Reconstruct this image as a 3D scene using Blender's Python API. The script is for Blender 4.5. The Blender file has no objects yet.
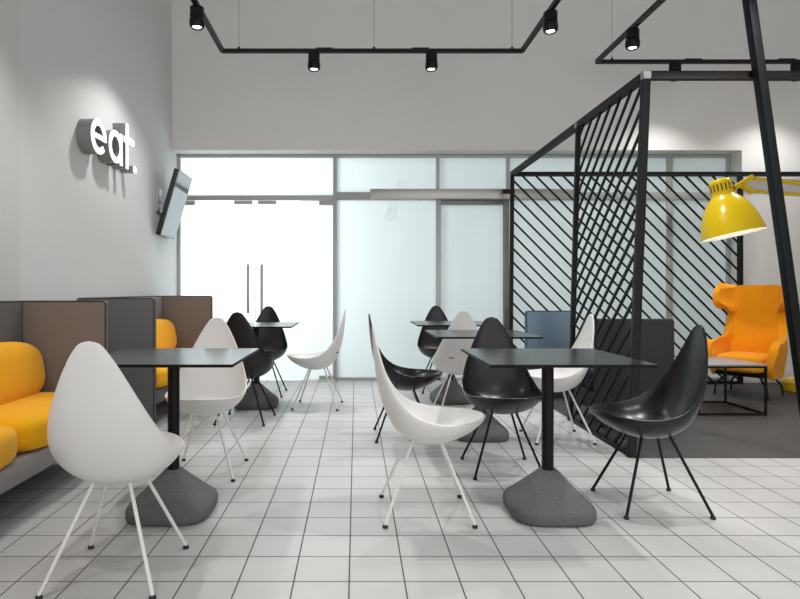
import bpy, bmesh, math, random
from mathutils import Vector, Matrix
random.seed(7)
PI = math.pi
S = bpy.context.scene
C = S.collection

# ------------------------------------------------------------------ helpers
def new_mat(name, col, rough=0.5, metal=0.0, spec=0.5, bump=0.0, bscale=200.0, var=0.0, vscale=3.0,
            emit=None, estr=0.0, coat=0.0, sheen=0.0):
    m = bpy.data.materials.new(name); m.use_nodes = True
    nt = m.node_tree; b = nt.nodes['Principled BSDF']
    b.inputs['Base Color'].default_value = (*col, 1)
    b.inputs['Roughness'].default_value = rough
    b.inputs['Metallic'].default_value = metal
    b.inputs['Specular IOR Level'].default_value = spec
    b.inputs['Coat Weight'].default_value = coat
    b.inputs['Coat Roughness'].default_value = 0.08
    b.inputs['Sheen Weight'].default_value = sheen
    if emit:
        b.inputs['Emission Color'].default_value = (*emit, 1)
        b.inputs['Emission Strength'].default_value = estr
    tc = nt.nodes.new('ShaderNodeTexCoord')
    if bump > 0:
        n = nt.nodes.new('ShaderNodeTexNoise'); n.inputs['Scale'].default_value = bscale
        n.inputs['Detail'].default_value = 3
        nt.links.new(tc.outputs['Object'], n.inputs['Vector'])
        bp = nt.nodes.new('ShaderNodeBump'); bp.inputs['Strength'].default_value = bump
        bp.inputs['Distance'].default_value = 0.004
        nt.links.new(n.outputs['Fac'], bp.inputs['Height']); nt.links.new(bp.outputs['Normal'], b.inputs['Normal'])
    if var > 0:
        n2 = nt.nodes.new('ShaderNodeTexNoise'); n2.inputs['Scale'].default_value = vscale
        n2.inputs['Detail'].default_value = 4
        nt.links.new(tc.outputs['Object'], n2.inputs['Vector'])
        mr = nt.nodes.new('ShaderNodeMapRange')
        mr.inputs['To Min'].default_value = 1 - var; mr.inputs['To Max'].default_value = 1 + var
        nt.links.new(n2.outputs['Fac'], mr.inputs['Value'])
        vm = nt.nodes.new('ShaderNodeVectorMath'); vm.operation = 'SCALE'
        vm.inputs[0].default_value = col
        nt.links.new(mr.outputs['Result'], vm.inputs['Scale'])
        nt.links.new(vm.outputs['Vector'], b.inputs['Base Color'])
    return m

def obj(name, bm, mats, parent=None, smooth=True, loc=(0, 0, 0), sharp=35):
    me = bpy.data.meshes.new(name)
    bmesh.ops.recalc_face_normals(bm, faces=bm.faces[:])
    bm.to_mesh(me); bm.free()
    if not isinstance(mats, (list, tuple)): mats = [mats]
    for m in mats: me.materials.append(m)
    if smooth:
        me.polygons.foreach_set('use_smooth', [True] * len(me.polygons))
        try: me.set_sharp_from_angle(angle=math.radians(sharp))
        except Exception: pass
    o = bpy.data.objects.new(name, me); C.objects.link(o)
    o.location = loc
    if parent is not None: o.parent = parent
    return o

def tag(o, label, cat, group=None):
    o['label'] = label; o['category'] = cat
    if group: o['group'] = group
    return o

def thing(name, label, cat, loc=(0, 0, 0), rotz=0.0, group=None):
    o = bpy.data.objects.new(name, None); C.objects.link(o)
    o.location = loc; o.rotation_euler = (0, 0, rotz); o.empty_display_size = 0.1
    return tag(o, label, cat, group)

def struct(o):
    o['kind'] = 'structure'; return o

def dup(root, loc, rotz, label):
    r = root.copy(); C.objects.link(r); r.location = loc; r.rotation_euler = (0, 0, rotz); r['label'] = label
    for ch in list(root.children):
        c = ch.copy(); C.objects.link(c); c.parent = r
        for g in list(ch.children):
            d = g.copy(); C.objects.link(d); d.parent = c
    return r

def add_box(bm, x0, x1, y0, y1, z0, z1, bev=0.0, seg=2, mi=0):
    r = bmesh.ops.create_cube(bm, size=1.0)
    vs = r['verts']
    for v in vs:
        v.co = Vector(((x0 + x1) / 2 + v.co.x * (x1 - x0), (y0 + y1) / 2 + v.co.y * (y1 - y0), (z0 + z1) / 2 + v.co.z * (z1 - z0)))
    fs = set(f for v in vs for f in v.link_faces)
    for f in fs: f.material_index = mi
    if bev > 0:
        es = list(set(e for v in vs for e in v.link_edges))
        bmesh.ops.bevel(bm, geom=es, offset=bev, segments=seg, affect='EDGES', profile=0.5)
    return bm

def box(*a, **k):
    return add_box(bmesh.new(), *a, **k)

def add_tube(bm, pts, r, n=10, cap=True, r1=None):
    """a bar of round section along a polyline"""
    pts = [Vector(p) for p in pts]
    rings = []
    for i, p in enumerate(pts):
        if i == 0: d = pts[1] - pts[0]
        elif i == len(pts) - 1: d = pts[-1] - pts[-2]
        else: d = (pts[i + 1] - p).normalized() + (p - pts[i - 1]).normalized()
        d.normalize()
        a = d.orthogonal().normalized() if i == 0 else (ref - d * ref.dot(d)).normalized()
        ref = a
        b = d.cross(a)
        rr = r if r1 is None else r + (r1 - r) * i / (len(pts) - 1)
        rings.append([bm.verts.new(p + (a * math.cos(2 * PI * k / n) + b * math.sin(2 * PI * k / n)) * rr) for k in range(n)])
    for A, B in zip(rings, rings[1:]):
        for k in range(n):
            bm.faces.new((A[k], A[(k + 1) % n], B[(k + 1) % n], B[k]))
    if cap:
        bm.faces.new(rings[0][::-1]); bm.faces.new(rings[-1])
    return bm

def add_lathe(bm, prof, n=32, mat=None, mi=0, close=False):
    """profile of (r, z) turned about z; r = 0 makes a pole"""
    M = mat or Matrix.Identity(4)
    rings = []
    for r, z in prof:
        if r < 1e-6: rings.append([bm.verts.new(M @ Vector((0, 0, z)))])
        else: rings.append([bm.verts.new(M @ Vector((r * math.cos(2 * PI * k / n), r * math.sin(2 * PI * k / n), z))) for k in range(n)])
    for A, B in zip(rings, rings[1:]):
        for k in range(n):
            k2 = (k + 1) % n
            if len(A) == 1 and len(B) == 1: continue
            if len(A) == 1: f = bm.faces.new((A[0], B[k], B[k2]))
            elif len(B) == 1: f = bm.faces.new((A[k], A[k2], B[0]))
            else: f = bm.faces.new((A[k], A[k2], B[k2], B[k]))
            f.material_index = mi
    return bm

def add_bar(bm, p, q, w, h, up=(0, 0, 1), bev=0.0):
    """bar of rectangular section w (side) x h (up)"""
    p = Vector(p); q = Vector(q); d = (q - p); L = d.length; d.normalize()
    u = Vector(up); s = d.cross(u).normalized(); u = s.cross(d).normalized()
    r = bmesh.ops.create_cube(bm, size=1.0); vs = r['verts']
    for v in vs:
        c = v.co.copy()
        v.co = (p + q) / 2 + d * c.x * L + s * c.y * w + u * c.z * h
    if bev > 0:
        bmesh.ops.bevel(bm, geom=list(set(e for v in vs for e in v.link_edges)), offset=bev, segments=2, affect='EDGES', profile=0.5)
    return bm

def soft_box(x0, x1, y0, y1, z0, z1, n=5.0, cuts=9, shear=None, bm=None):
    """a cushion: superellipsoid-rounded box"""
    bm = bm or bmesh.new()
    tmp = bmesh.new()
    bmesh.ops.create_cube(tmp, size=2.0)
    bmesh.ops.subdivide_edges(tmp, edges=tmp.edges[:], cuts=cuts, use_grid_fill=True)
    for v in tmp.verts:
        c = v.co
        # pull the grid towards the edges so the rounding is smooth
        c = Vector([math.copysign(abs(t) ** 0.8, t) for t in c])
        k = (abs(c.x) ** n + abs(c.y) ** n + abs(c.z) ** n) ** (1 / n)
        c = c / k
        p = Vector(((x0 + x1) / 2 + c.x * (x1 - x0) / 2, (y0 + y1) / 2 + c.y * (y1 - y0) / 2, (z0 + z1) / 2 + c.z * (z1 - z0) / 2))
        if shear: p = shear(p)
        v.co = p
    me = bpy.data.meshes.new('t'); tmp.to_mesh(me); tmp.free(); bm.from_mesh(me); bpy.data.meshes.remove(me)
    return bm

def catmull(P, n):
    out = []
    m = len(P) - 1
    for i in range(m):
        p0 = P[max(i - 1, 0)]; p1 = P[i]; p2 = P[i + 1]; p3 = P[min(i + 2, m)]
        for k in range(n):
            t = k / n
            out.append(tuple(0.5 * (2 * b + (c - a) * t + (2 * a - 5 * b + 4 * c - d) * t * t + (3 * b - a - 3 * c + d) * t ** 3)
                             for a, b, c, d in zip(p0, p1, p2, p3)))
    out.append(tuple(P[-1]))
    return out

# ------------------------------------------------------------------ materials
M = {}
M['wall'] = new_mat('wall_paint', (0.70, 0.70, 0.695), 0.75, bump=0.05, bscale=90, var=0.02, vscale=1.5)
M['wall_back'] = new_mat('back_wall_paint', (0.80, 0.795, 0.785), 0.75, bump=0.05, bscale=90, var=0.02, vscale=1.5)
M['pier'] = new_mat('pier_paint', (0.66, 0.655, 0.645), 0.75, bump=0.05, bscale=90)
M['ceiling'] = new_mat('ceiling_paint', (0.6, 0.6, 0.6), 0.85)
M['alu'] = new_mat('brushed_aluminium', (0.47, 0.485, 0.49), 0.45, metal=0.2, bump=0.03, bscale=300)
M['alu_dark'] = new_mat('dark_aluminium', (0.22, 0.215, 0.21), 0.4, metal=0.4)
M['alu_light'] = new_mat('pale_aluminium', (0.52, 0.51, 0.48), 0.35, metal=0.5)
M['steel'] = new_mat('steel', (0.45, 0.46, 0.47), 0.35, metal=0.4)
M['white_plastic'] = new_mat('white_shell', (0.76, 0.75, 0.735), 0.38, bump=0.01, bscale=500)
M['white_metal'] = new_mat('white_metal', (0.74, 0.73, 0.71), 0.35)
M['black_plastic'] = new_mat('black_shell', (0.012, 0.012, 0.0125), 0.27, spec=0.36, bump=0.02, bscale=700)
M['black_metal'] = new_mat('black_metal', (0.006, 0.006, 0.0063), 0.42, spec=0.2)
M['rubber'] = new_mat('black_rubber', (0.012, 0.012, 0.012), 0.6)
M['table_black'] = new_mat('black_laminate', (0.008, 0.008, 0.0085), 0.22, spec=0.34, bump=0.02, bscale=900)
M['table_edge'] = new_mat('black_table_edge', (0.005, 0.005, 0.005), 0.5, spec=0.15)
M['concrete'] = new_mat('grey_concrete', (0.12, 0.118, 0.115), 0.8, spec=.3, bump=0.6, bscale=150, var=0.45, vscale=110)
M['yellow'] = new_mat('yellow_fabric', (0.93, 0.44, 0.004), 0.85, spec=0.2, bump=0.12, bscale=420, sheen=0.1)
M['orange'] = new_mat('orange_wool', (0.95, 0.36, 0.006), 0.85, spec=0.2, bump=0.12, bscale=420, sheen=0.1)
M['taupe'] = new_mat('taupe_fabric', (0.205, 0.170, 0.150), 0.9, spec=0.2, bump=0.15, bscale=500)
M['grey_fab'] = new_mat('grey_fabric', (0.145, 0.138, 0.139), 0.9, spec=0.2, bump=0.15, bscale=500)
M['midgrey_fab'] = new_mat('mid_grey_fabric', (0.30, 0.285, 0.28), 0.9, spec=0.2, bump=0.15, bscale=500)
M['charcoal'] = new_mat('charcoal_fabric', (0.035, 0.034, 0.035), 0.9, spec=0.2, bump=0.15, bscale=500)
M['blue_fab'] = new_mat('slate_blue_fabric', (0.16, 0.225, 0.29), 0.9, spec=0.2, bump=0.15, bscale=500)
M['piping'] = new_mat('dark_piping', (0.03, 0.028, 0.027), 0.8)
M['frame'] = new_mat('black_steel_frame', (0.006, 0.0065, 0.007), 0.5, spec=0.22, bump=0.02, bscale=400)
M['joint'] = new_mat('pale_joint_cap', (0.27, 0.28, 0.28), 0.5)
M['lamp_yellow'] = new_mat('yellow_enamel', (0.80, 0.55, 0.003), 0.25, spec=.4, coat=0.2)
M['lamp_inner'] = new_mat('white_enamel', (0.85, 0.84, 0.78), 0.4)
M['bulb'] = new_mat('bulb', (0.9, 0.9, 0.85), 0.4, emit=(1, 0.95, 0.85), estr=12.0)
M['slot'] = new_mat('dark_slot', (0.05, 0.035, 0.003), 0.6)
M['lens'] = new_mat('spot_lens', (0.9, 0.9, 0.9), 0.3, emit=(1, 0.97, 0.92), estr=12.0)
M['fixture'] = new_mat('fixture_black', (0.007, 0.007, 0.007), 0.45, spec=0.3)
M['sign_side'] = new_mat('sign_side_grey', (0.24, 0.24, 0.24), 0.5)
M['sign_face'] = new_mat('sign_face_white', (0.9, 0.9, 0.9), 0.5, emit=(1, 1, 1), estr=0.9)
M['table_grey'] = new_mat('grey_laminate', (0.36, 0.34, 0.325), 0.35)
M['screen'] = new_mat('glossy_screen', (0.20, 0.215, 0.22), 0.12, metal=0.45)
M['bezel'] = new_mat('black_bezel', (0.012, 0.012, 0.014), 0.35)
M['base_white'] = new_mat('baseboard_white', (0.7, 0.7, 0.7), 0.5)
M['reflection'] = new_mat('white_line', (0.95, 0.95, 0.95), 0.5)
M['wire'] = new_mat('suspension_wire', (0.25, 0.25, 0.25), 0.4, metal=0.6)

def tile_mat(name, size, ox, oy, groove, col, gcol, rough, var, bump=0.4, rot=0):
    m = bpy.data.materials.new(name); m.use_nodes = True
    nt = m.node_tree; b = nt.nodes['Principled BSDF']; L = nt.links.new
    tc = nt.nodes.new('ShaderNodeTexCoord')
    sx = nt.nodes.new('ShaderNodeSeparateXYZ'); L(tc.outputs['Object'], sx.inputs[0])
    def mth(op, a, bb=None):
        n = nt.nodes.new('ShaderNodeMath'); n.operation = op
        for i, v in enumerate((a, bb)):
            if v is None: continue
            if isinstance(v, (int, float)): n.inputs[i].default_value = v
            else: L(v, n.inputs[i])
        return n.outputs[0]
    def axis(o, off):
        t = mth('DIVIDE', mth('SUBTRACT', o, off), size)
        fr = mth('FRACT', t); cell = mth('FLOOR', t)
        d = mth('MINIMUM', fr, mth('SUBTRACT', 1.0, fr))
        return d, cell
    dx, cx = axis(sx.outputs[0], ox); dy, cy = axis(sx.outputs[1], oy)
    d = mth('MINIMUM', dx, dy)
    g = nt.nodes.new('ShaderNodeMapRange'); g.interpolation_type = 'SMOOTHSTEP'
    g.inputs['From Min'].default_value = groove / size * 0.35; g.inputs['From Max'].default_value = groove / size * 0.75
    L(d, g.inputs['Value'])
    cv = nt.nodes.new('ShaderNodeCombineXYZ'); L(cx, cv.inputs[0]); L(cy, cv.inputs[1])
    wn = nt.nodes.new('ShaderNodeTexWhiteNoise'); L(cv.outputs[0], wn.inputs['Vector'])
    no = nt.nodes.new('ShaderNodeTexNoise'); no.inputs['Scale'].default_value = 6; no.inputs['Detail'].default_value = 5
    L(tc.outputs['Object'], no.inputs['Vector'])
    k = mth('ADD', mth('MULTIPLY', mth('SUBTRACT', wn.outputs['Value'], 0.5), var), mth('MULTIPLY', mth('SUBTRACT', no.outputs['Fac'], 0.5), var))
    k = mth('ADD', k, 1.0)
    vm = nt.nodes.new('ShaderNodeVectorMath'); vm.operation = 'SCALE'; vm.inputs[0].default_value = col; L(k, vm.inputs['Scale'])
    mx = nt.nodes.new('ShaderNodeMix'); mx.data_type = 'RGBA'
    L(g.outputs[0], mx.inputs['Factor']); mx.inputs['A'].default_value = (*gcol, 1); L(vm.outputs['Vector'], mx.inputs['B'])
    L(mx.outputs['Result'], b.inputs['Base Color'])
    rr = nt.nodes.new('ShaderNodeMapRange'); L(g.outputs[0], rr.inputs['Value'])
    rr.inputs['To Min'].default_value = 0.8; rr.inputs['To Max'].default_value = rough
    L(rr.outputs[0], b.inputs['Roughness'])
    bp = nt.nodes.new('ShaderNodeBump'); bp.inputs['Strength'].default_value = bump; bp.inputs['Distance'].default_value = 0.003
    L(g.outputs[0], bp.inputs['Height']); L(bp.outputs['Normal'], b.inputs['Normal'])
    return m
M['tile'] = tile_mat('white_tile', 0.1997, -0.0245, 2.136, 0.0048, (0.46, 0.46, 0.455), (0.065, 0.064, 0.062), 0.38, 0.06)
M['dark_tile'] = tile_mat('charcoal_tile', 0.60, 1.86, 3.75, 0.004, (0.042, 0.0415, 0.041), (0.10, 0.115, 0.11), 0.55, 0.3)

def frosted():
    m = bpy.data.materials.new('frosted_film'); m.use_nodes = True
    nt = m.node_tree; nt.nodes.remove(nt.nodes['Principled BSDF']); L = nt.links.new
    out = nt.nodes['Material Output']
    tr = nt.nodes.new('ShaderNodeBsdfTranslucent'); tr.inputs['Color'].default_value = (0.84, 0.90, 0.905, 1)
    df = nt.nodes.new('ShaderNodeBsdfDiffuse'); df.inputs['Color'].default_value = (0.75, 0.80, 0.80, 1)
    m1 = nt.nodes.new('ShaderNodeMixShader'); m1.inputs[0].default_value = 0.25
    L(tr.outputs[0], m1.inputs[1]); L(df.outputs[0], m1.inputs[2])
    gl = nt.nodes.new('ShaderNodeBsdfGlossy'); gl.inputs['Roughness'].default_value = 0.18
    fr = nt.nodes.new('ShaderNodeFresnel'); fr.inputs['IOR'].default_value = 1.4
    m2 = nt.nodes.new('ShaderNodeMixShader'); L(fr.outputs[0], m2.inputs[0]); L(m1.outputs[0], m2.inputs[1]); L(gl.outputs[0], m2.inputs[2])
    L(m2.outputs[0], out.inputs['Surface'])
    return m
def clear():
    m = bpy.data.materials.new('clear_glass_back'); m.use_nodes = True
    nt = m.node_tree; nt.nodes.remove(nt.nodes['Principled BSDF'])
    tr = nt.nodes.new('ShaderNodeBsdfTransparent'); tr.inputs['Color'].default_value = (0.95, 0.985, 0.98, 1)
    nt.links.new(tr.outputs[0], nt.nodes['Material Output'].inputs['Surface'])
    return m
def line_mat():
    m = bpy.data.materials.new('white_reflection_line'); m.use_nodes = True
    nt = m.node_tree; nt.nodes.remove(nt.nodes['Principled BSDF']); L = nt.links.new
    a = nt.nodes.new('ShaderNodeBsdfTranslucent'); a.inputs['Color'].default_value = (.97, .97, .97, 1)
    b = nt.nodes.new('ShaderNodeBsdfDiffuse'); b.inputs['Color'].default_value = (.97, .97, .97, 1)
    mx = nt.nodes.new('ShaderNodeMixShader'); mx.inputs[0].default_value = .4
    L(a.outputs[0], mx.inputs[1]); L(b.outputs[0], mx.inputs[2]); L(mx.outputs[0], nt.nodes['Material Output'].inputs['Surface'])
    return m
M['reflection'] = line_mat()
M['frost'] = frosted(); M['clear'] = clear()

# ------------------------------------------------------------------ setting
XL = -2.08; YG = 6.93; YW = 6.70; CZ = 4.6; XR = 6.6; ZH = 2.63
YF = -2.6
# floor: the white tiles and the charcoal tiles of the lounge
bm = bmesh.new()
add_box(bm, XL - 0.2, 1.74, YF, YG + 0.3, -0.1, 0)
add_box(bm, 1.74, XR + 0.2, YF, 3.70, -0.1, 0)
struct(obj('floor', bm, M['tile'], smooth=False))
struct(obj('floor_lounge', box(1.74, XR + 0.2, 3.70, YG + 0.3, -0.1, 0), M['dark_tile'], smooth=False))
struct(obj('ceiling', box(XL - 0.2, XR + 0.2, YF, YG + 0.3, CZ, CZ + 0.1), M['ceiling'], smooth=False))
struct(obj('wall_left', box(XL - 0.2, XL, 3.655, YG + 0.3, 0, CZ), M['wall'], smooth=False))
struct(obj('wall_left_pier', box(XL - 0.2, XL + 0.01, YF, 3.655, 0, CZ), M['pier'], smooth=False))
bm = bmesh.new()
add_box(bm, XL, XR, YW, YG + 0.3, ZH, CZ)
add_box(bm, 4.36, XR, YW, YG + 0.3, 0, ZH)
struct(obj('wall_back', bm, M['wall_back'], smooth=False))
struct(obj('wall_right', box(XR, XR + 0.2, YF, YG + 0.3, 0, CZ), M['wall'], smooth=False))
struct(obj('light_block_floor', box(XL - 2, XR + 2, YG + 0.3, 12.0, -0.1, 0), M['ceiling'], smooth=False))  # unseen box added behind the glass to keep world light off it
struct(obj('light_block_ceiling', box(XL - 2, XR + 2, YG + 0.3, 12.0, 3.6, 3.7), M['ceiling'], smooth=False))
struct(obj('light_block_back', box(XL - 2, XR + 2, 12.0, 12.2, -0.1, 3.7), M['wall'], smooth=False))
struct(obj('light_block_left', box(XL - 2.2, XL - 2, YG + 0.3, 12.2, -0.1, 3.7), M['wall'], smooth=False))
struct(obj('light_block_right', box(XR + 2, XR + 2.2, YG + 0.3, 12.2, -0.1, 3.7), M['wall'], smooth=False))
struct(obj('baseboard_back', box(4.36, XR, YW - 0.015, YW, 0, 0.06, bev=0.004), M['base_white']))

# glazing: fixed frosted panes in an aluminium frame, glass double door at the left, sliding door
def pane(name, x0, x1, z0, z1, parent=None, y=YG):
    bm = bmesh.new(); add_box(bm, x0, x1, y, y + 0.012, z0, z1)
    for f in bm.faces: f.material_index = 0 if f.normal.y < -0.5 else 1
    bm.normal_update()
    for f in bm.faces: f.material_index = 0 if f.normal.y < -0.5 else 1
    return obj(name, bm, [M['frost'], M['clear']], parent, smooth=False)
def bar(name, x0, x1, z0, z1, parent, mat='alu', y0=YG - 0.03, y1=YG + 0.05, bev=0.004):
    return obj(name, box(x0, x1, y0, y1, z0, z1, bev=bev), M[mat], parent)
def px(x): return (x - 356) * YG / 593
def pz(y): return 1.05 - (y - 290) * YG / 593
ZT = pz(196.5); ZT0 = pz(200.5)
fr = bpy.data.objects.new('trim_1', None); C.objects.link(fr); struct(fr)   # the aluminium frame
bar('head_rail', XL, 4.36, pz(158), ZH, fr)
bar('jamb', XL, XL + 0.035, 0, pz(158), fr)
bar('jamb', 4.32, 4.36, 0, pz(158), fr)
mull = [px(333), px(336.8)]
bar('mullion', px(333.2), px(336.8), 0, pz(158), fr)
bar('transom', XL + 0.035, px(333.2), ZT0, ZT + 0.01, fr)
bar('transom', px(336.8), 4.32, pz(200.3), pz(192.5), fr, 'alu')
obj('slider_housing', box(px(370), 2.6, YG - 0.09, YG - 0.03, pz(200), pz(190), bev=0.006), M['alu_light'], fr)
bar('mullion', px(436), px(439), pz(192.5), pz(158), fr)
bar('mullion', px(436), px(440.5), 0, pz(200.3), fr)
bar('mullion', px(503), px(508.5), 0, pz(200.3), fr, 'alu_dark')
bar('mullion', px(506), px(509), pz(192.5), pz(158), fr)
bar('mullion', px(666), px(671.5), 0, pz(200.3), fr)
bar('mullion', px(666), px(671.5), pz(192.5), pz(158), fr)
bar('door_rail', px(440.5), px(503), pz(205), pz(200.3), fr, 'alu_dark')
bar('sill', px(336.8), 4.32, 0, 0.032, fr)
obj('sensor', box(px(500), px(512), YG - 0.13, YG - 0.09, pz(195), pz(191), bev=0.006), M['fixture'], fr)
n = 1
cols = [(XL + 0.035, px(333.2)), (px(336.8), px(436)), (px(439), px(506)), (px(509), px(666)), (px(671.5), 4.32)]
for i, (a, b) in enumerate(cols):
    z0 = ZT + 0.01 if i == 0 else pz(192.5)
    struct(pane('window_%d' % n, a, b, z0, pz(158))); n += 1
for a, b in [(px(336.8), px(436)), (px(508.5), px(666)), (px(671.5), 4.32)]:
    struct(pane('window_%d' % n, a, b, 0.032, pz(200.3))); n += 1
struct(pane('door_3', px(440.5), px(503), 0.032, pz(205)))
# two frameless glass leaves
xm = px(255.2)
for k, (a, b, hx) in enumerate([(XL + 0.038, xm - 0.004, px(249)), (xm + 0.004, px(333.2) - 0.004, px(262.5))]):
    d = struct(pane('door_%d' % (k + 1), a, b, 0.012, ZT0 - 0.006))
    hb = bmesh.new()
    add_tube(hb, [(hx, YG - 0.06, pz(313)), (hx, YG - 0.06, pz(264.5))], 0.017, 12)
    for zz in (pz(303), pz(275)): add_tube(hb, [(hx, YG - 0.06, zz), (hx, YG - 0.001, zz)], 0.008, 8)
    obj('pull_handle', hb, M['steel'], d)
    hinge, free = (a, b) if k == 0 else (b, a)
    sg = 1 if k == 0 else -1
    for z0, z1 in ((ZT0 - 0.055, ZT0 - 0.006), (0.008, 0.05)):
        x0, x1 = sorted((hinge, hinge + sg * 0.16))
        obj('patch_fitting', box(x0, x1, YG - 0.012, YG + 0.024, z0, z1, bev=0.003), M['alu'], d)
    x0, x1 = sorted((free - sg * 0.03, free - sg * 0.24))
    obj('lock_fitting', box(x0, x1, YG - 0.012, YG + 0.024, ZT0 - 0.042, ZT0 - 0.006, bev=0.003), M['alu'], d)
# reflected rings, modelled as thin white tubes before the pane and housing
rd = thing('ring_reflection', 'stack of thin white rings, a modelled reflection on the frosted pane right of the double door', 'reflection', (0, 0, 0))
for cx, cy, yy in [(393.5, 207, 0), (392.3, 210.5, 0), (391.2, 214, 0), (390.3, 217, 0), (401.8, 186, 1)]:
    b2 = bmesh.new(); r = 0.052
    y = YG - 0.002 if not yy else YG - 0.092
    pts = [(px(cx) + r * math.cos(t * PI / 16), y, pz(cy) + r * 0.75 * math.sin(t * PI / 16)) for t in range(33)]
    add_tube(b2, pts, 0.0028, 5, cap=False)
    obj('ring', b2, M['reflection'], rd)

# ------------------------------------------------------------------ drop chairs
PROF = [  # spine u, z, rim u, z, half width
    (-.251, .881, -.251, .881, .0), (-.252, .873, -.2485, .874, .030), (-.2515, .85, -.2445, .853, .053), (-.248, .797, -.234, .803, .086),
    (-.241, .72, -.214, .73, .124), (-.226, .61, -.176, .63, .170), (-.193, .49, -.118, .54, .207),
    (-.138, .392, -.050, .487, .226), (-.06, .342, .03, .463, .228), (.03, .329, .105, .455, .216), (.12, .347, .17, .455, .188),
    (.20, .384, .225, .458, .142), (.253, .422, .262, .4605, .088), (.276, .449, .279, .462, .040), (.283, .463, .283, .463, .0)]
def shell_bm(th=0.011):
    P = catmull(PROF, 4)
    bm = bmesh.new(); N = 20
    rows = []
    for i, (us, zs, ur, zr, w) in enumerate(P):
        if i == 0 or i == len(P) - 1:
            rows.append([bm.verts.new((0, us, zs))]); continue
        w = max(w, 0.004)
        row = []
        for k in range(N + 1):
            th_ = (k / N * 2 - 1) * PI / 2
            c = 1 - math.cos(th_ * 0.9)
            c /= 1 - math.cos(PI / 2 * 0.9)
            s = math.sin(th_ * 0.93) / math.sin(PI / 2 * 0.93)
            row.append(bm.verts.new((w * s, us + (ur - us) * c, zs + (zr - zs) * c)))
        rows.append(row)
    for A, B in zip(rows, rows[1:]):
        if len(A) == 1:
            for k in range(N): bm.faces.new((A[0], B[k], B[k + 1]))
        elif len(B) == 1:
            for k in range(N): bm.faces.new((A[k + 1], A[k], B[0]))
        else:
            for k in range(N): bm.faces.new((A[k + 1], A[k], B[k], B[k + 1]))
    bmesh.ops.recalc_face_normals(bm, faces=bm.faces[:])
    # make normals point outwards (down at the seat) then thicken inwards
    bm.normal_update()
    f = min(bm.faces, key=lambda f: f.calc_center_median().z)
    if f.normal.z > 0: bmesh.ops.reverse_faces(bm, faces=bm.faces[:])
    bm.normal_update()
    outer = bm.verts[:]; ofaces = bm.faces[:]
    border = [e for e in bm.edges if len(e.link_faces) == 1]
    inner = {}
    for v in outer:
        inner[v] = bm.verts.new(v.co - v.normal * th)
    for f in ofaces: bm.faces.new([inner[v] for v in reversed(f.verts)])
    for e in border:
        a, b = e.verts
        bm.faces.new((a, b, inner[b], inner[a]))
    return bm
def make_chair(label, group, shell_m, leg_m):
    t = thing('drop_chair', label, 'chair', group=group)
    s = obj('seat_shell', shell_bm(), shell_m, t, sharp=60)
    md = s.modifiers.new('smooth', 'SUBSURF'); md.levels = 1; md.render_levels = 1
    for sx in (-1, 1):
        for sy in (-1, 1):
            b = bmesh.new()
            top = Vector((sx * 0.066, 0.0 + sy * 0.066, 0.352)); foot = Vector((sx * 0.193, sy * 0.198, 0.012))
            add_tube(b, [top, foot], 0.0071, 10)
            lg = obj('leg', b, leg_m, t)
            g = bmesh.new()
            add_lathe(g, [(0, 0), (0.011, 0), (0.0125, 0.003), (0.0125, 0.008), (0.009, 0.014), (0, 0.014)], 14,
                      Matrix.Translation((foot.x, foot.y, 0)))
            obj('glide', g, M['rubber'], lg)
    return t
# model faces +Y; rotation turns the heading
R = math.radians
GW, GB = 'white drop chairs', 'black drop chairs'
W = make_chair('white drop chair at the front left, its back to the camera, beside the yellow bench', GW, M['white_plastic'], M['white_metal'])
W.location = (-.884, 2.212, 0)
dup(W, (.327, 2.81, 0), R(-90), 'white drop chair in profile in the centre front, facing the front right table')
c6 = dup(W, (.868, 5.03, 0), 0, 'white drop chair between two right-hand tables, its back to the camera')
dup(W, (-.867, 3.45, 0), R(180), 'white drop chair facing the camera behind the front left table')
c11 = dup(W, (-.344, 5.37, 0), R(85), 'white drop chair in profile alone before the frosted glass, facing left')
dup(W, (1.422, 4.21, 0), R(90), 'white drop chair behind the front right table, next to the slatted screen')
B = make_chair('black drop chair at the right front, facing left toward the front right table', GB, M['black_plastic'], M['black_metal'])
B.location = (1.438, 2.91, 0); B.rotation_euler = (0, 0, R(90))
dup(B, (.852, 3.48, 0), R(180), 'black drop chair facing the camera behind the front right table')
dup(B, (.34, 4.265, 0), R(-90), 'black drop chair in profile just behind the white centre chair')
dup(B, (.87, 6.2, 0), R(180), 'black drop chair facing the camera at the rearmost right table')
dup(B, (-.92, 5.985, 0), R(180), 'black drop chair facing the camera behind the rear left table')
dup(B, (-.89, 4.787, 0), R(-4.5), 'black drop chair with its back to the camera before the rear left table')
for c in (c6, c11):
    b = box(-.02, .02, -.004, .004, -.004, .004, bev=0.002)
    bmesh.ops.transform(b, matrix=Matrix.Translation((-.09, -.186, .495)) @ Matrix.Rotation(R(-22), 4, 'Z'), verts=b.verts[:])
    obj('maker_mark', b, M['rubber'], c)

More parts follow.
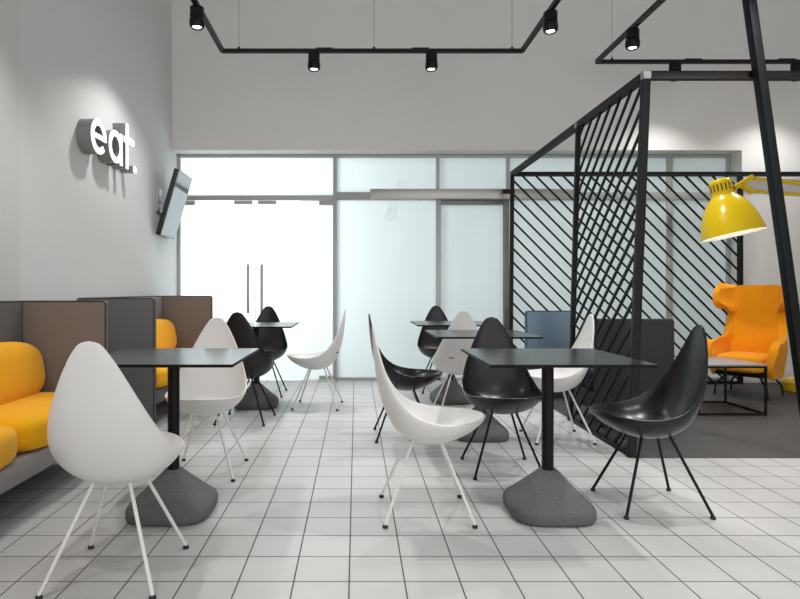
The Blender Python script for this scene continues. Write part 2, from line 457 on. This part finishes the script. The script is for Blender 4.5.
# ------------------------------------------------------------------ tables
def base_bm():
    bm = bmesh.new(); rings = []
    n = 48
    def ring(s, rad, z):
        out = []
        for k in range(n):
            a = 2 * PI * k / n
            # rounded square: superellipse whose exponent comes from the corner radius
            p = 2 + 1.7 * (1 - rad)
            c, si = math.cos(a), math.sin(a)
            r = s / (abs(c) ** p + abs(si) ** p) ** (1 / p)
            out.append(bm.verts.new((r * c, r * si, z)))
        return out
    prof = [(0.184, 0, 0.0), (0.193, 0, 0.005), (0.198, 0, 0.016), (0.200, 0, 0.040), (0.197, 0, 0.054), (0.187, 0, 0.068),
            (0.163, .05, 0.088), (0.131, .12, 0.117), (0.098, .25, 0.148), (0.068, .5, 0.177), (0.046, .8, 0.199), (0.039, 1.0, 0.206)]
    prof = [(a * .965, q, z) for a, q, z in prof]
    for s, rad, z in prof: rings.append(ring(s, rad, z))
    for A, Bq in zip(rings, rings[1:]):
        for k in range(n): bm.faces.new((A[k], A[(k + 1) % n], Bq[(k + 1) % n], Bq[k]))
    bm.faces.new(rings[0][::-1]); bm.faces.new(rings[-1])
    return bm
def make_table(label):
    t = thing('cafe_table', label, 'table', group='square black cafe tables')
    b = box(-.35, .35, -.343, .343, .727, .74, bev=0.001, seg=1); b.normal_update()
    for f in b.faces: f.material_index = 0 if f.normal.z > .9 else 1
    obj('tabletop', b, [M['table_black'], M['table_edge']], t, smooth=False)
    b = bmesh.new(); add_box(b, -.11, .11, -.11, .11, .717, .727, bev=0.002); obj('top_plate', b, M['black_metal'], t)
    b = bmesh.new(); add_tube(b, [(0, 0, .18), (0, 0, .718)], 0.0275, 24); obj('pole', b, M['black_metal'], t)
    obj('base', base_bm(), M['concrete'], t, sharp=70)
    return t
T = make_table('square black cafe table at the front left on a concrete base, beside the yellow bench')
T.location = (-.864, 2.81, 0)
dup(T, (.906, 2.803, 0), 0, 'square black cafe table at the front right between black and white chairs')
dup(T, (-.90, 5.37, 0), 0, 'square cafe table at the rear left before the double glass door')
dup(T, (.886, 4.26, 0), 0, 'square cafe table in the middle of the right-hand row')
dup(T, (.895, 5.60, 0), 0, 'rearmost square cafe table of the right-hand row, by the frosted glass')

# ------------------------------------------------------------------ upholstered booths
def panel(name, x0, x1, y0, y1, z0, z1, mat, parent, pipe_axis):
    o = obj(name, box(x0, x1, y0, y1, z0, z1, bev=0.014, seg=3), mat, parent, sharp=50)
    b = bmesh.new(); e = 0.0055
    if pipe_axis == 'y':     # panel lies across x: pipings on both broad faces
        for y in (y0 + 0.005, y1 - 0.005):
            add_tube(b, [(x0 + .008, y, z0 + .02), (x0 + .008, y, z1 - .02), (x0 + .02, y, z1 - .004), (x1 - .02, y, z1 - .004), (x1 - .004, y, z1 - .02), (x1 - .004, y, z0 + .02)], e, 6)
    else:
        for x in (x0 + 0.005, x1 - 0.005):
            add_tube(b, [(x, y0 + .004, z0 + .02), (x, y0 + .004, z1 - .02), (x, y0 + .02, z1 - .004), (x, y1 - .02, z1 - .004), (x, y1 - .004, z1 - .02), (x, y1 - .004, z0 + .02)], e, 6)
    obj('piping', b, M['piping'], o)
    return o
def booth(label, loc, L, D, H, m_near, m_far, m_back, m_seat, m_rail, rotz=0, lower=0.02):
    t = thing('booth_bench', label, 'bench', loc, rotz, 'upholstered booth benches')
    th = 0.05
    panel('end_panel', 0.0, D, 0, th, lower, H, m_near, t, 'y')
    panel('end_panel', 0.0, D, L - th, L, lower, H, m_far, t, 'y')
    panel('back_panel', 0.0, 0.075, th + .002, L - th - .002, lower, H, m_back, t, 'x')
    obj('seat_base', box(0.076, D - 0.005, th + .002, L - th - .002, 0.18, 0.285, bev=0.01), m_rail, t)
    mid = L / 2
    for y0, y1 in ((th + .005, mid - .003), (mid + .003, L - th - .005)):
        obj('seat_cushion', soft_box(0.08, D + 0.03, y0, y1, 0.275, 0.465, n=4.5), m_seat, t)
        def sh(p): 
            k = (p.z - 0.44) / 0.36
            p.x -= 0.06 * k
            return p
        obj('back_cushion', soft_box(0.085, 0.285, y0, y1, 0.43, 0.765, n=3.2, shear=sh), m_seat, t)
    for x in (0.06, D - 0.05):
        for y in (0.09, L - 0.09):
            b = bmesh.new(); add_tube(b, [(x, y, 0), (x, y, 0.185)], 0.018, 12, r1=0.022); obj('foot', b, M['rubber'], t)
    return t
b1 = booth('grey booth bench with yellow cushions in the left foreground', (XL + 0.012, 1.80, 0), 1.80, 0.57, 0.985,
      M['grey_fab'], M['taupe'], M['grey_fab'], M['yellow'], M['midgrey_fab'])
obj('power_socket', box(0.326, 0.346, 1.735, 1.752, 0.585, 0.61, bev=0.002), M['rubber'], b1)
booth('grey booth bench with yellow cushions at the rear left, nearer the glass', (XL + 0.002, 4.40, 0), 1.80, 0.58, 0.99,
      M['grey_fab'], M['taupe'], M['midgrey_fab'], M['yellow'], M['grey_fab'])
def sofa(label, loc, rotz, m_back, m_seat, Ln=.58):
    """a low backed sofa: local +x is the way it faces, y its width"""
    t = thing('lounge_sofa', label, 'sofa', loc, rotz, 'low lounge sofas')
    panel('back_panel', 0.0, 0.07, 0, Ln, 0.10, .83, m_back, t, 'x')
    obj('seat_base', box(0.071, .60, .01, Ln - .01, .12, .26, bev=.012), m_seat, t)
    obj('seat_cushion', soft_box(.10, .61, .012, Ln - .012, .25, .43, n=5), m_seat, t)
    for x in (.04, .55):
        for y in (.06, Ln - .06):
            b = bmesh.new(); add_tube(b, [(x, y, 0), (x, y, .125)], .016, 10); obj('foot', b, M['rubber'], t)
    return t
sofa('charcoal lounge sofa behind the slatted screen, its back to the camera', (2.40, 4.47, 0), R(90), M['charcoal'], M['charcoal'])
sofa('slate blue lounge sofa facing the camera at the far end of the slatted screen', (1.79, 6.30, 0), R(-90), M['blue_fab'], M['charcoal'], .50)

# ------------------------------------------------------------------ slatted frame of the lounge
def clip(fn_pts, a0, a1, z0, z1, c, sgn):
    """line z = c + sgn*a clipped to a rectangle"""
    lo, hi = a0, a1
    if sgn > 0: lo = max(lo, z0 - c); hi = min(hi, z1 - c)
    else: lo = max(lo, c - z1); hi = min(hi, c - z0)
    if hi - lo < 0.05: return None
    return fn_pts(lo, c + sgn * lo), fn_pts(hi, c + sgn * hi)
t = thing('slatted_frame', 'black steel house frame with diagonal slatted screens around the lounge', 'screen', (0, 0, 0))
XP = 4.30; X1 = 5.15
Y0, Y1, YM = 3.73, 6.64, 4.79
w = 0.046; HZ = 2.42; HF = 2.37   # the frame's top at the front and at the back
def XS(y, z):      # the side screen leans outwards a little towards its front top corner
    k = (y - Y0) / (Y1 - Y0)
    return 1.73 + z / HZ * (0.094 * (1 - k) + 0.02 * k)
def post(xb, xt, y, h=HZ, ww=w):
    b = bmesh.new(); add_bar(b, (xb, y, 0), (xt, y, h), ww, ww, up=(0, 1, 0), bev=0.003); obj('post', b, M['frame'], t)
post(XS(Y0, 0), XS(Y0, HZ), Y0); HM = HZ + (HF - HZ) * (YM - Y0) / (Y1 - Y0)
post(XS(YM, 0), XS(YM, HM - w), YM, HM - w, 0.036); post(XS(Y1, 0), XS(Y1, HF), Y1, HF, .04)
post(XP, XP, Y1, HF - w); post(X1, X1, Y0); post(X1, X1, Y1, HF)
def beam(p, q):
    b = bmesh.new(); add_bar(b, p, q, w, w, bev=0.003); obj('beam', b, M['frame'], t)
zb = HZ - w / 2; zf = HF - w / 2
beam((XS(Y0, zb) + w / 2, Y0, zb), (X1 - w / 2, Y0, zb)); beam((XS(Y1, zf) + w / 2, Y1, zf), (X1 - w / 2, Y1, zf))
beam((XS(Y0, zb), Y0 + w / 2, zb), (XS(Y1, zf), Y1 - w / 2, zf)); beam((X1, Y0 + w / 2, zb), (X1, Y1 - w / 2, zf))
obj('bottom_rail', box(XS(Y0, 0) - .018, XS(Y0, 0) + .018, Y0 + w / 2, YM - .02, 0, 0.03, bev=0.003), M['frame'], t)
obj('bottom_rail', box(XS(Y1, 0) + w / 2, XP - .025, Y1 - .018, Y1 + .018, 0, 0.03, bev=0.003), M['frame'], t)
xc = XS(Y0, zb)
obj('corner_cap', box(xc - .0245, xc + .0245, Y0 - .0245, Y0 + .0245, HZ - w - .002, HZ + .002, bev=0.003), M['joint'], t)
xc = XS(YM, zb)
obj('corner_cap', box(xc - .0245, xc + .0245, YM - .02, YM + .02, HM - w - .002, HM + .002, bev=0.003), M['joint'], t)
sp = 0.152
for k in range(-20, 40):
    s = clip(lambda a, z: (XS(Y1, z) + a, Y1, z), 0.01, XP - 1.75 - 0.02, 0.02, HF - w, 1.985 + k * sp, -1)
    if s:
        b = bmesh.new(); add_bar(b, s[0], s[1], 0.019, 0.014, up=(0, 1, 0)); obj('slat', b, M['frame'], t, smooth=False)
    s = clip(lambda a, z: (XS(Y0 + a, z), Y0 + a, z), 0.02, YM - Y0 - 0.01, 0.02, HM - w + .01, 1.03 + k * sp, -1)
    if s:
        b = bmesh.new(); add_bar(b, s[0], s[1], 0.017, 0.014, up=(1, 0, 0)); obj('slat', b, M['frame'], t, smooth=False)
# leaning leg in front of the frame
b = bmesh.new(); yl = Y0 - w / 2 - 0.032
def lx(z): return 2.567 + (1.915 - z) * 0.139
add_bar(b, (lx(0.0), yl, 0.0), (lx(CZ), yl, CZ), 0.052, 0.06, up=(0, 1, 0), bev=0.003)
obj('leaning_post', b, M['frame'], t)

# ------------------------------------------------------------------ track lights
ZK = 3.44
def track(label, pts, wires, adapters):
    t = thing('light_track', label, 'light track', (0, 0, 0), 0, 'suspended light tracks')
    for p, q in zip(pts, pts[1:]):
        b = bmesh.new(); add_bar(b, p, q, 0.036, 0.036, bev=0.002); obj('rail', b, M['fixture'], t)
    for x, y in wires:
        b = bmesh.new(); add_tube(b, [(x, y, ZK + .015), (x, y, CZ)], 0.0022, 6)
        wv = obj('suspension_wire', b, M['wire'], t)
        b = bmesh.new(); add_lathe(b, [(0, 0), (.012, 0), (.012, .02), (.004, .03), (0, .03)], 10, Matrix.Translation((x, y, ZK + .017)))
        obj('wire_clamp', b, M['fixture'], wv)
    for x0, x1, y in adapters: obj('adapter', box(x0, x1, y - .016, y + .016, ZK + .0185, ZK + .031, bev=0.003), M['fixture'], t)
    return t
XA, XB, YA = -1.335, 1.66, 5.93
track('black suspended light track above the cafe tables', [(XA, YF + .6, ZK), (XA, YA, ZK), (XB, YA, ZK), (XB, YF + .6, ZK)],
      [(-1.17, YA), (.18, YA), (1.56, YA), (XA, 3.5), (XB, 3.5)],
      [(-.40, -.23, YA), (.56, .73, YA)])
XC, YC = 2.52, 6.21
track('black suspended light track above the lounge, on the right', [(XC, YF + .6, ZK), (XC, YC, ZK), (6.2, YC, ZK)],
      [(2.68, YC), (4.95, YC), (XC, 3.5)],
      [(3.44, 3.62, YC), (4.42, 4.60, YC)])
def spot(label, x, y):
    t = thing('track_spotlight', label, 'spotlight', (x, y, ZK), 0, 'black track spotlights')
    b = bmesh.new(); add_lathe(b, [(0, -.018), (.055, -.018), (.058, -.024), (.058, -.10), (.05, -.104), (0, -.104)], 24); obj('body', b, M['fixture'], t)
    b = bmesh.new(); add_lathe(b, [(0, -.10), (.052, -.104), (.061, -.116), (.064, -.15), (.060, -.178), (.05, -.192), (.046, -.186), (.046, -.17), (0, -.165)], 24)
    h = obj('head', b, M['fixture'], t)
    b = bmesh.new(); add_lathe(b, [(0, -.180), (.034, -.180), (.034, -.172), (0, -.172)], 20); obj('lens', b, M['lens'], h)
    return t
def Ysp(X, x): return X * 593 / (x - 356)
spots = [('black track spotlight on the left arm of the track, nearest the wall sign', XA, Ysp(XA, 197)),
         ('left of the two spotlights on the rear rail of the track', (314 - 356) * YA / 593, YA),
         ('right of the two spotlights on the rear rail of the track', (431.5 - 356) * YA / 593, YA),
         ('black track spotlight on the right arm of the cafe track', XB, Ysp(XB, 550.5)),
         ('black track spotlight on the lounge track left of the frame corner', XC, Ysp(XC, 632.5)),
         ('lounge track spotlight half hidden behind the top beam of the frame', (675 - 356) * YC / 593, YC),
         ('lounge track spotlight at the right edge, right of the leaning post', (797 - 356) * YC / 593, YC)]
LP = []
for l, x, y in spots:
    spot(l, x, y); LP.append((x, y))

# ------------------------------------------------------------------ wall sign, wall screen
sg = thing('wall_sign', 'raised sign reading eat. in thick white faced letters on the left wall', 'sign', (XL, 4.40, 2.09))
def prism(bm, poly, x0, x1):
    A = [bm.verts.new((x0, y, z)) for y, z in poly]; Bq = [bm.verts.new((x1, y, z)) for y, z in poly]
    n = len(poly)
    for k in range(n): bm.faces.new((A[k], A[(k + 1) % n], Bq[(k + 1) % n], Bq[k]))
    bm.faces.new(A[::-1]); bm.faces.new(Bq)
def ring_polys(cy, cz, ro, ri, a0, a1, n=40):
    out = []
    for k in range(n):
        t0 = a0 + (a1 - a0) * k / n; t1 = a0 + (a1 - a0) * (k + 1) / n
        out.append([(cy + r * math.cos(t), cz + r * math.sin(t)) for r, t in ((ri, t0), (ro, t0), (ro, t1), (ri, t1))])
    return out
def ring_prism(bm, cy, cz, ro, ri, a0, a1, x0, x1, n=44, full=False):
    cols = []
    m = n if full else n + 1
    for k in range(m):
        t = a0 + (a1 - a0) * k / n
        cols.append([bm.verts.new((x, cy + r * math.cos(t), cz + r * math.sin(t))) for r, x in ((ri, x0), (ro, x0), (ro, x1), (ri, x1))])
    for k in range(n):
        A = cols[k]; Bq = cols[(k + 1) % m]
        for j in range(4): bm.faces.new((A[j], A[(j + 1) % 4], Bq[(j + 1) % 4], Bq[j]))
    if not full: bm.faces.new(cols[0][::-1]); bm.faces.new(cols[-1])
def L_e(bm, x0, x1):
    ring_prism(bm, .133, .132, .133, .085, -.0, 2 * PI - .72, x0, x1)
    prism(bm, [(.068, .114), (.266, .114), (.266, .15), (.068, .15)], x0, x1 - .0005)
def L_a(bm, x0, x1):
    ring_prism(bm, .45, .132, .133, .085, 0, 2 * PI, x0, x1, full=True)
    prism(bm, [(.54, 0), (.588, 0), (.588, .264), (.54, .264)], x0, x1 - .0005)
def L_t(bm, x0, x1):
    prism(bm, [(.665, 0), (.715, 0), (.715, .385), (.665, .385)], x0, x1)
    prism(bm, [(.61, .215), (.785, .215), (.785, .262), (.61, .262)], x0 + .03, x1 - .0005)
def L_dot(bm, x0, x1):
    prism(bm, [(.835, 0), (.895, 0), (.895, .055), (.835, .055)], x0, x1)
for nm, fn in (('letter', L_e), ('letter', L_a), ('letter', L_t), ('full_stop', L_dot)):
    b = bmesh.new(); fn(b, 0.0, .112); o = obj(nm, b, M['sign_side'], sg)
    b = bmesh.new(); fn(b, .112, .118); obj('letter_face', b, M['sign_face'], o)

tv = thing('wall_screen', 'tilted flat screen on a bracket on the left wall beside the glass', 'screen', (XL, 6.08, 1.61))
tilt = math.atan2(.195, .68)
Mx = Matrix.Translation((.07, 0, 0)) @ Matrix.Rotation(tilt, 4, 'Y')
def tb(*a, **k):
    b = box(*a, **k); bmesh.ops.transform(b, matrix=Mx, verts=b.verts[:]); return b
obj('casing', tb(-.05, 0, 0, .50, 0, .705, bev=0.006), M['bezel'], tv)
obj('display', tb(0.0005, .004, .010, .49, .012, .693), M['screen'], tv)
bk = bmesh.new()
add_box(bk, 0.001, .02, .08, .22, .26, .50, bev=0.003)
add_bar(bk, (.01, .15, .40), (.11, .15, .36), .05, .04)
add_bar(bk, (.01, .15, .33), (.085, .15, .29), .05, .03)
obj('bracket', bk, M['steel'], tv)

# ------------------------------------------------------------------ lounge: wing chair, low table, giant desk lamp
wc = thing('wing_chair', 'orange yellow wing armchair with black legs in the lounge', 'armchair', (3.93, 5.94, 0), R(-52)); wc.scale = (.81, .86, 1)
# local: faces -Y. One upholstered shell: arms below, a neck, wings at the top
def wing_bm():
    Z = [  # z, half width, how far the sides come forward, y of the back's centre, outward flare of the front edge
        (.20, .285, .42, .215, .00), (.30, .30, .50, .225, .005), (.40, .315, .525, .235, .02), (.47, .322, .52, .243, .035), (.515, .322, .49, .248, .035), (.54, .318, .40, .252, .03),
        (.562, .312, .22, .255, .02), (.60, .305, .09, .26, .005), (.66, .298, .05, .266, .0), (.74, .284, .04, .277, .0), (.81, .272, .045, .286, .0), (.845, .274, .09, .29, .01),
        (.872, .29, .20, .294, .04), (.91, .312, .255, .30, .065), (.97, .322, .265, .31, .07), (1.03, .322, .26, .318, .065), (1.075, .315, .235, .324, .055), (1.095, .305, .19, .327, .03)]
    Z = catmull(Z, 4)
    bm = bmesh.new(); N = 40; rows = []
    for z, hw, wd, y, fl in Z:
        row = []
        # the outline in plan: back, a rounded corner, then the side running forward
        r = min(.10, wd * .6 + .03)
        pts = []
        L1 = hw - r; L2 = r * PI / 2; L3 = max(wd - r, 0.004)
        tot = L1 + L2 + L3
        for k in range(N + 1):
            a = k / N * 2 - 1; s = abs(a) * tot
            if s < L1: x, yy = s, 0
            elif s < L1 + L2:
                th = (s - L1) / r; x = L1 + r * math.sin(th); yy = -r * (1 - math.cos(th))
            else:
                q = s - L1 - L2; x = hw + fl * q / L3; yy = -r - q
            row.append(bm.verts.new((math.copysign(x, a), y + yy, z)))
        rows.append(row)
    for A, Bq in zip(rows, rows[1:]):
        for k in range(N): bm.faces.new((A[k], A[k + 1], Bq[k + 1], Bq[k]))
    return bm
o = obj('backrest', wing_bm(), M['orange'], wc, sharp=80)
md = o.modifiers.new('thick', 'SOLIDIFY'); md.thickness = 0.085; md.offset = 0; md.use_even_offset = False
md = o.modifiers.new('round', 'BEVEL'); md.width = 0.036; md.segments = 4; md.limit_method = 'ANGLE'; md.angle_limit = R(50)
obj('seat_cushion', soft_box(-.262, .262, -.37, .20, .245, .425, n=5), M['orange'], wc)
b = bmesh.new()
add_box(b, -.27, .27, -.27, .22, .205, .245, bev=0.012); obj('underframe', b, M['black_metal'], wc)
for sx, sy in ((-1, -1), (1, -1), (-1, 1), (1, 1)):
    b = bmesh.new()
    add_tube(b, [(sx * .17, sy * .16, .225), (sx * .20, sy * .19, .19), (sx * .275, sy * .24, .10), (sx * .285, sy * .245, .0)], .012, 10)
    obj('leg', b, M['black_metal'], wc)

st = thing('side_table', 'low square table with grey top and black wire frame before the armchair', 'table', (3.15, 5.235, 0))
obj('tabletop', box(-.29, .29, -.28, .28, .412, .426, bev=0.002), M['table_grey'], st)
q = .008; xx, yy = .28, .27
for sx in (-1, 1):
    for sy in (-1, 1):
        obj('leg', box(sx * xx - q, sx * xx + q, sy * yy - q, sy * yy + q, 0, .412), M['black_metal'], st, smooth=False)
for z in (.012, .404):
    for s in (-1, 1):
        obj('rail', box(-xx + q, xx - q, s * yy - q, s * yy + q, z - q, z + q), M['black_metal'], st, smooth=False)
        obj('rail', box(s * xx - q, s * xx + q, -yy + q, yy - q, z - q, z + q), M['black_metal'], st, smooth=False)

YLMP = 5.95; sc = YLMP / 593
def LX(x): return (x - 356) * sc
def LZ(y): return 1.05 + (290 - y) * sc
lp = thing('floor_lamp', 'giant yellow desk-style floor lamp over the armchair at the right', 'floor lamp', (4.72, YLMP + .15, 0))
inv = Matrix.Translation((-4.72, -(YLMP + .15), 0))
b = bmesh.new(); add_lathe(b, [(0, 0), (.27, 0), (.285, .015), (.285, .10), (.26, .125), (.06, .135), (0, .135)], 40); obj('base', b, M['lamp_yellow'], lp)
elbow = Vector((LX(868), YLMP + .15, LZ(203)))
def rel(p): return inv @ Vector(p)
# lower arm rises from the base to the elbow
b = bmesh.new()
for dx in (-.03, .03): add_tube(b, [(dx, 0, .12), rel(elbow + Vector((dx, 0, 0)))], .016, 10)
obj('lower_arm', b, M['lamp_yellow'], lp)
jx, jz = LX(747), LZ(184.5)
b = bmesh.new()
add_bar(b, rel((LX(750), YLMP, LZ(178.5))), rel(elbow + Vector((0, -.15, .13))), .03, .035, bev=.004)
add_bar(b, rel((LX(750), YLMP, LZ(191))), rel(elbow + Vector((0, -.15, 0.03))), .03, .03, bev=.004)
obj('upper_arm', b, M['lamp_yellow'], lp)
b = bmesh.new()
e2 = rel(elbow)
add_box(b, e2.x - .06, e2.x + .06, e2.y - .18, e2.y + .02, e2.z - .04, e2.z + .18, bev=.01); obj('elbow_joint', b, M['lamp_yellow'], lp)
b = bmesh.new()
add_bar(b, rel((LX(734), YLMP, LZ(188))), rel((LX(752), YLMP, LZ(177))), .05, .04, bev=.006)
add_bar(b, rel((LX(741), YLMP, LZ(184.5))), rel((LX(752), YLMP, LZ(192))), .05, .035, bev=.006)
obj('head_joint', b, M['lamp_yellow'], lp)
ax = Vector((-(LX(734.5) - LX(724.5)), .065, LZ(178.5) - LZ(235))).normalized()   # from rim centre up to the cap
rim = Vector((LX(733.2), YLMP, LZ(235)))
rot = Vector((0, 0, 1)).rotation_difference(ax).to_matrix().to_4x4()
MM = inv @ Matrix.Translation(rim) @ rot
Rr = .332; Hh = .575
prof = [(Rr, 0), (.327, .03), (.318, .075), (.300, .14), (.272, .21), (.235, .285), (.192, .345), (.152, .385), (.128, .405), (.122, .42),
        (.120, .44), (.119, .535), (.112, .56), (.095, .574), (0, .58)]
prof = [(r * .865, z) for r, z in prof]; Rr *= .865
b = bmesh.new(); add_lathe(b, prof, 56, MM); shade = obj('lamp_shade', b, M['lamp_yellow'], lp, sharp=45)
b = bmesh.new(); add_lathe(b, [(Rr, 0)] + [(r - .006, z) for r, z in prof[1:9]] + [(0, .40)], 56, MM); obj('reflector', b, M['lamp_inner'], shade, sharp=60)
b = bmesh.new()
for k in range(18):
    a = 2 * PI * k / 18
    bb = bmesh.new(); add_box(bb, .095, .1045, -.006, .006, .45, .525)
    bmesh.ops.transform(bb, matrix=MM @ Matrix.Rotation(a, 4, 'Z'), verts=bb.verts[:])
    me = bpy.data.meshes.new('t'); bb.to_mesh(me); bb.free(); b.from_mesh(me); bpy.data.meshes.remove(me)
obj('vent_slots', b, M['slot'], shade, smooth=False)
b = bmesh.new(); add_lathe(b, [(0, .14), (.04, .15), (.055, .19), (.05, .24), (.025, .29), (.025, .38), (0, .38)], 20, MM); obj('bulb', b, M['bulb'], shade)

# ------------------------------------------------------------------ light
def area(name, loc, rot, sx, sy, e, col=(1, 1, 1)):
    l = bpy.data.lights.new(name, 'AREA'); l.shape = 'RECTANGLE'; l.size = sx; l.size_y = sy; l.energy = e; l.color = col
    o = bpy.data.objects.new(name, l); C.objects.link(o); o.location = loc; o.rotation_euler = rot; return o
def spotl(name, loc, e, size=110, blend=.5, tgt=None, col=(1, .985, .965), rad=.05):
    l = bpy.data.lights.new(name, 'SPOT'); l.energy = e; l.spot_size = R(size); l.spot_blend = blend; l.color = col; l.shadow_soft_size = rad
    o = bpy.data.objects.new(name, l); C.objects.link(o); o.location = loc
    d = Vector(tgt or (loc[0], loc[1], 0)) - Vector(loc)
    o.rotation_euler = d.to_track_quat('-Z', 'Y').to_euler(); return o
for i, (x, y) in enumerate(LP):
    e = [60, 130, 130, 100, 80, 42, 42][i]
    # the two lamps on the rear rail are turned towards the tables
    spotl('track_lamp_light', (x, y, ZK - .20), e, 85 if i in (1, 2) else 122, .5 if i == 0 else .8, tgt=(x, y - 1.2, 0) if i in (1, 2) else None)
# the further lamps of the tracks, over and behind the camera
for x, y, e in [(XA, 3.0, 60), (XA, 1.0, 60), (XB, 3.0, 110), (XB, 1.0, 100), (XC, 3.2, 95), (XC, 1.2, 80)]:
    spotl('track_lamp_light', (x, y, ZK - .20), e, 100, .7, rad=.03)
# daylight of the bright hall behind the frosted glass, strongest behind the double door
area('hall_light', (-1.7, 8.4, 1.7), (R(-90), 0, 0), 2.0, 3.0, 70, (0.97, 0.985, 1.0))
area('hall_light', (1.6, 10.0, 2.2), (R(-90), 0, 0), 5, 3.2, 56, (0.93, 0.99, 1.0))
# added white fill light, entering where the room is left open behind the camera
wd = bpy.data.worlds.new('fill_world'); S.world = wd; wd.use_nodes = True
wd.node_tree.nodes['Background'].inputs[0].default_value = (1, 1, 1, 1)
wd.node_tree.nodes['Background'].inputs[1].default_value = 1.35

# ------------------------------------------------------------------ camera
cam = bpy.data.cameras.new('camera'); co = bpy.data.objects.new('camera', cam); C.objects.link(co)
co.location = (0, 0, 1.05); co.rotation_euler = (PI / 2, 0, 0)
cam.sensor_width = 36; cam.lens = 593 / 800 * 36
cam.shift_x = 44 / 800; cam.shift_y = -9.5 / 800
cam.clip_start = 0.05; cam.clip_end = 100
S.camera = co
S.view_settings.view_transform = 'Standard'
try: S.view_settings.look = 'None'
except Exception: pass
S.view_settings.gamma = 1; S.view_settings.use_curve_mapping = False
S.view_settings.exposure = 0.22
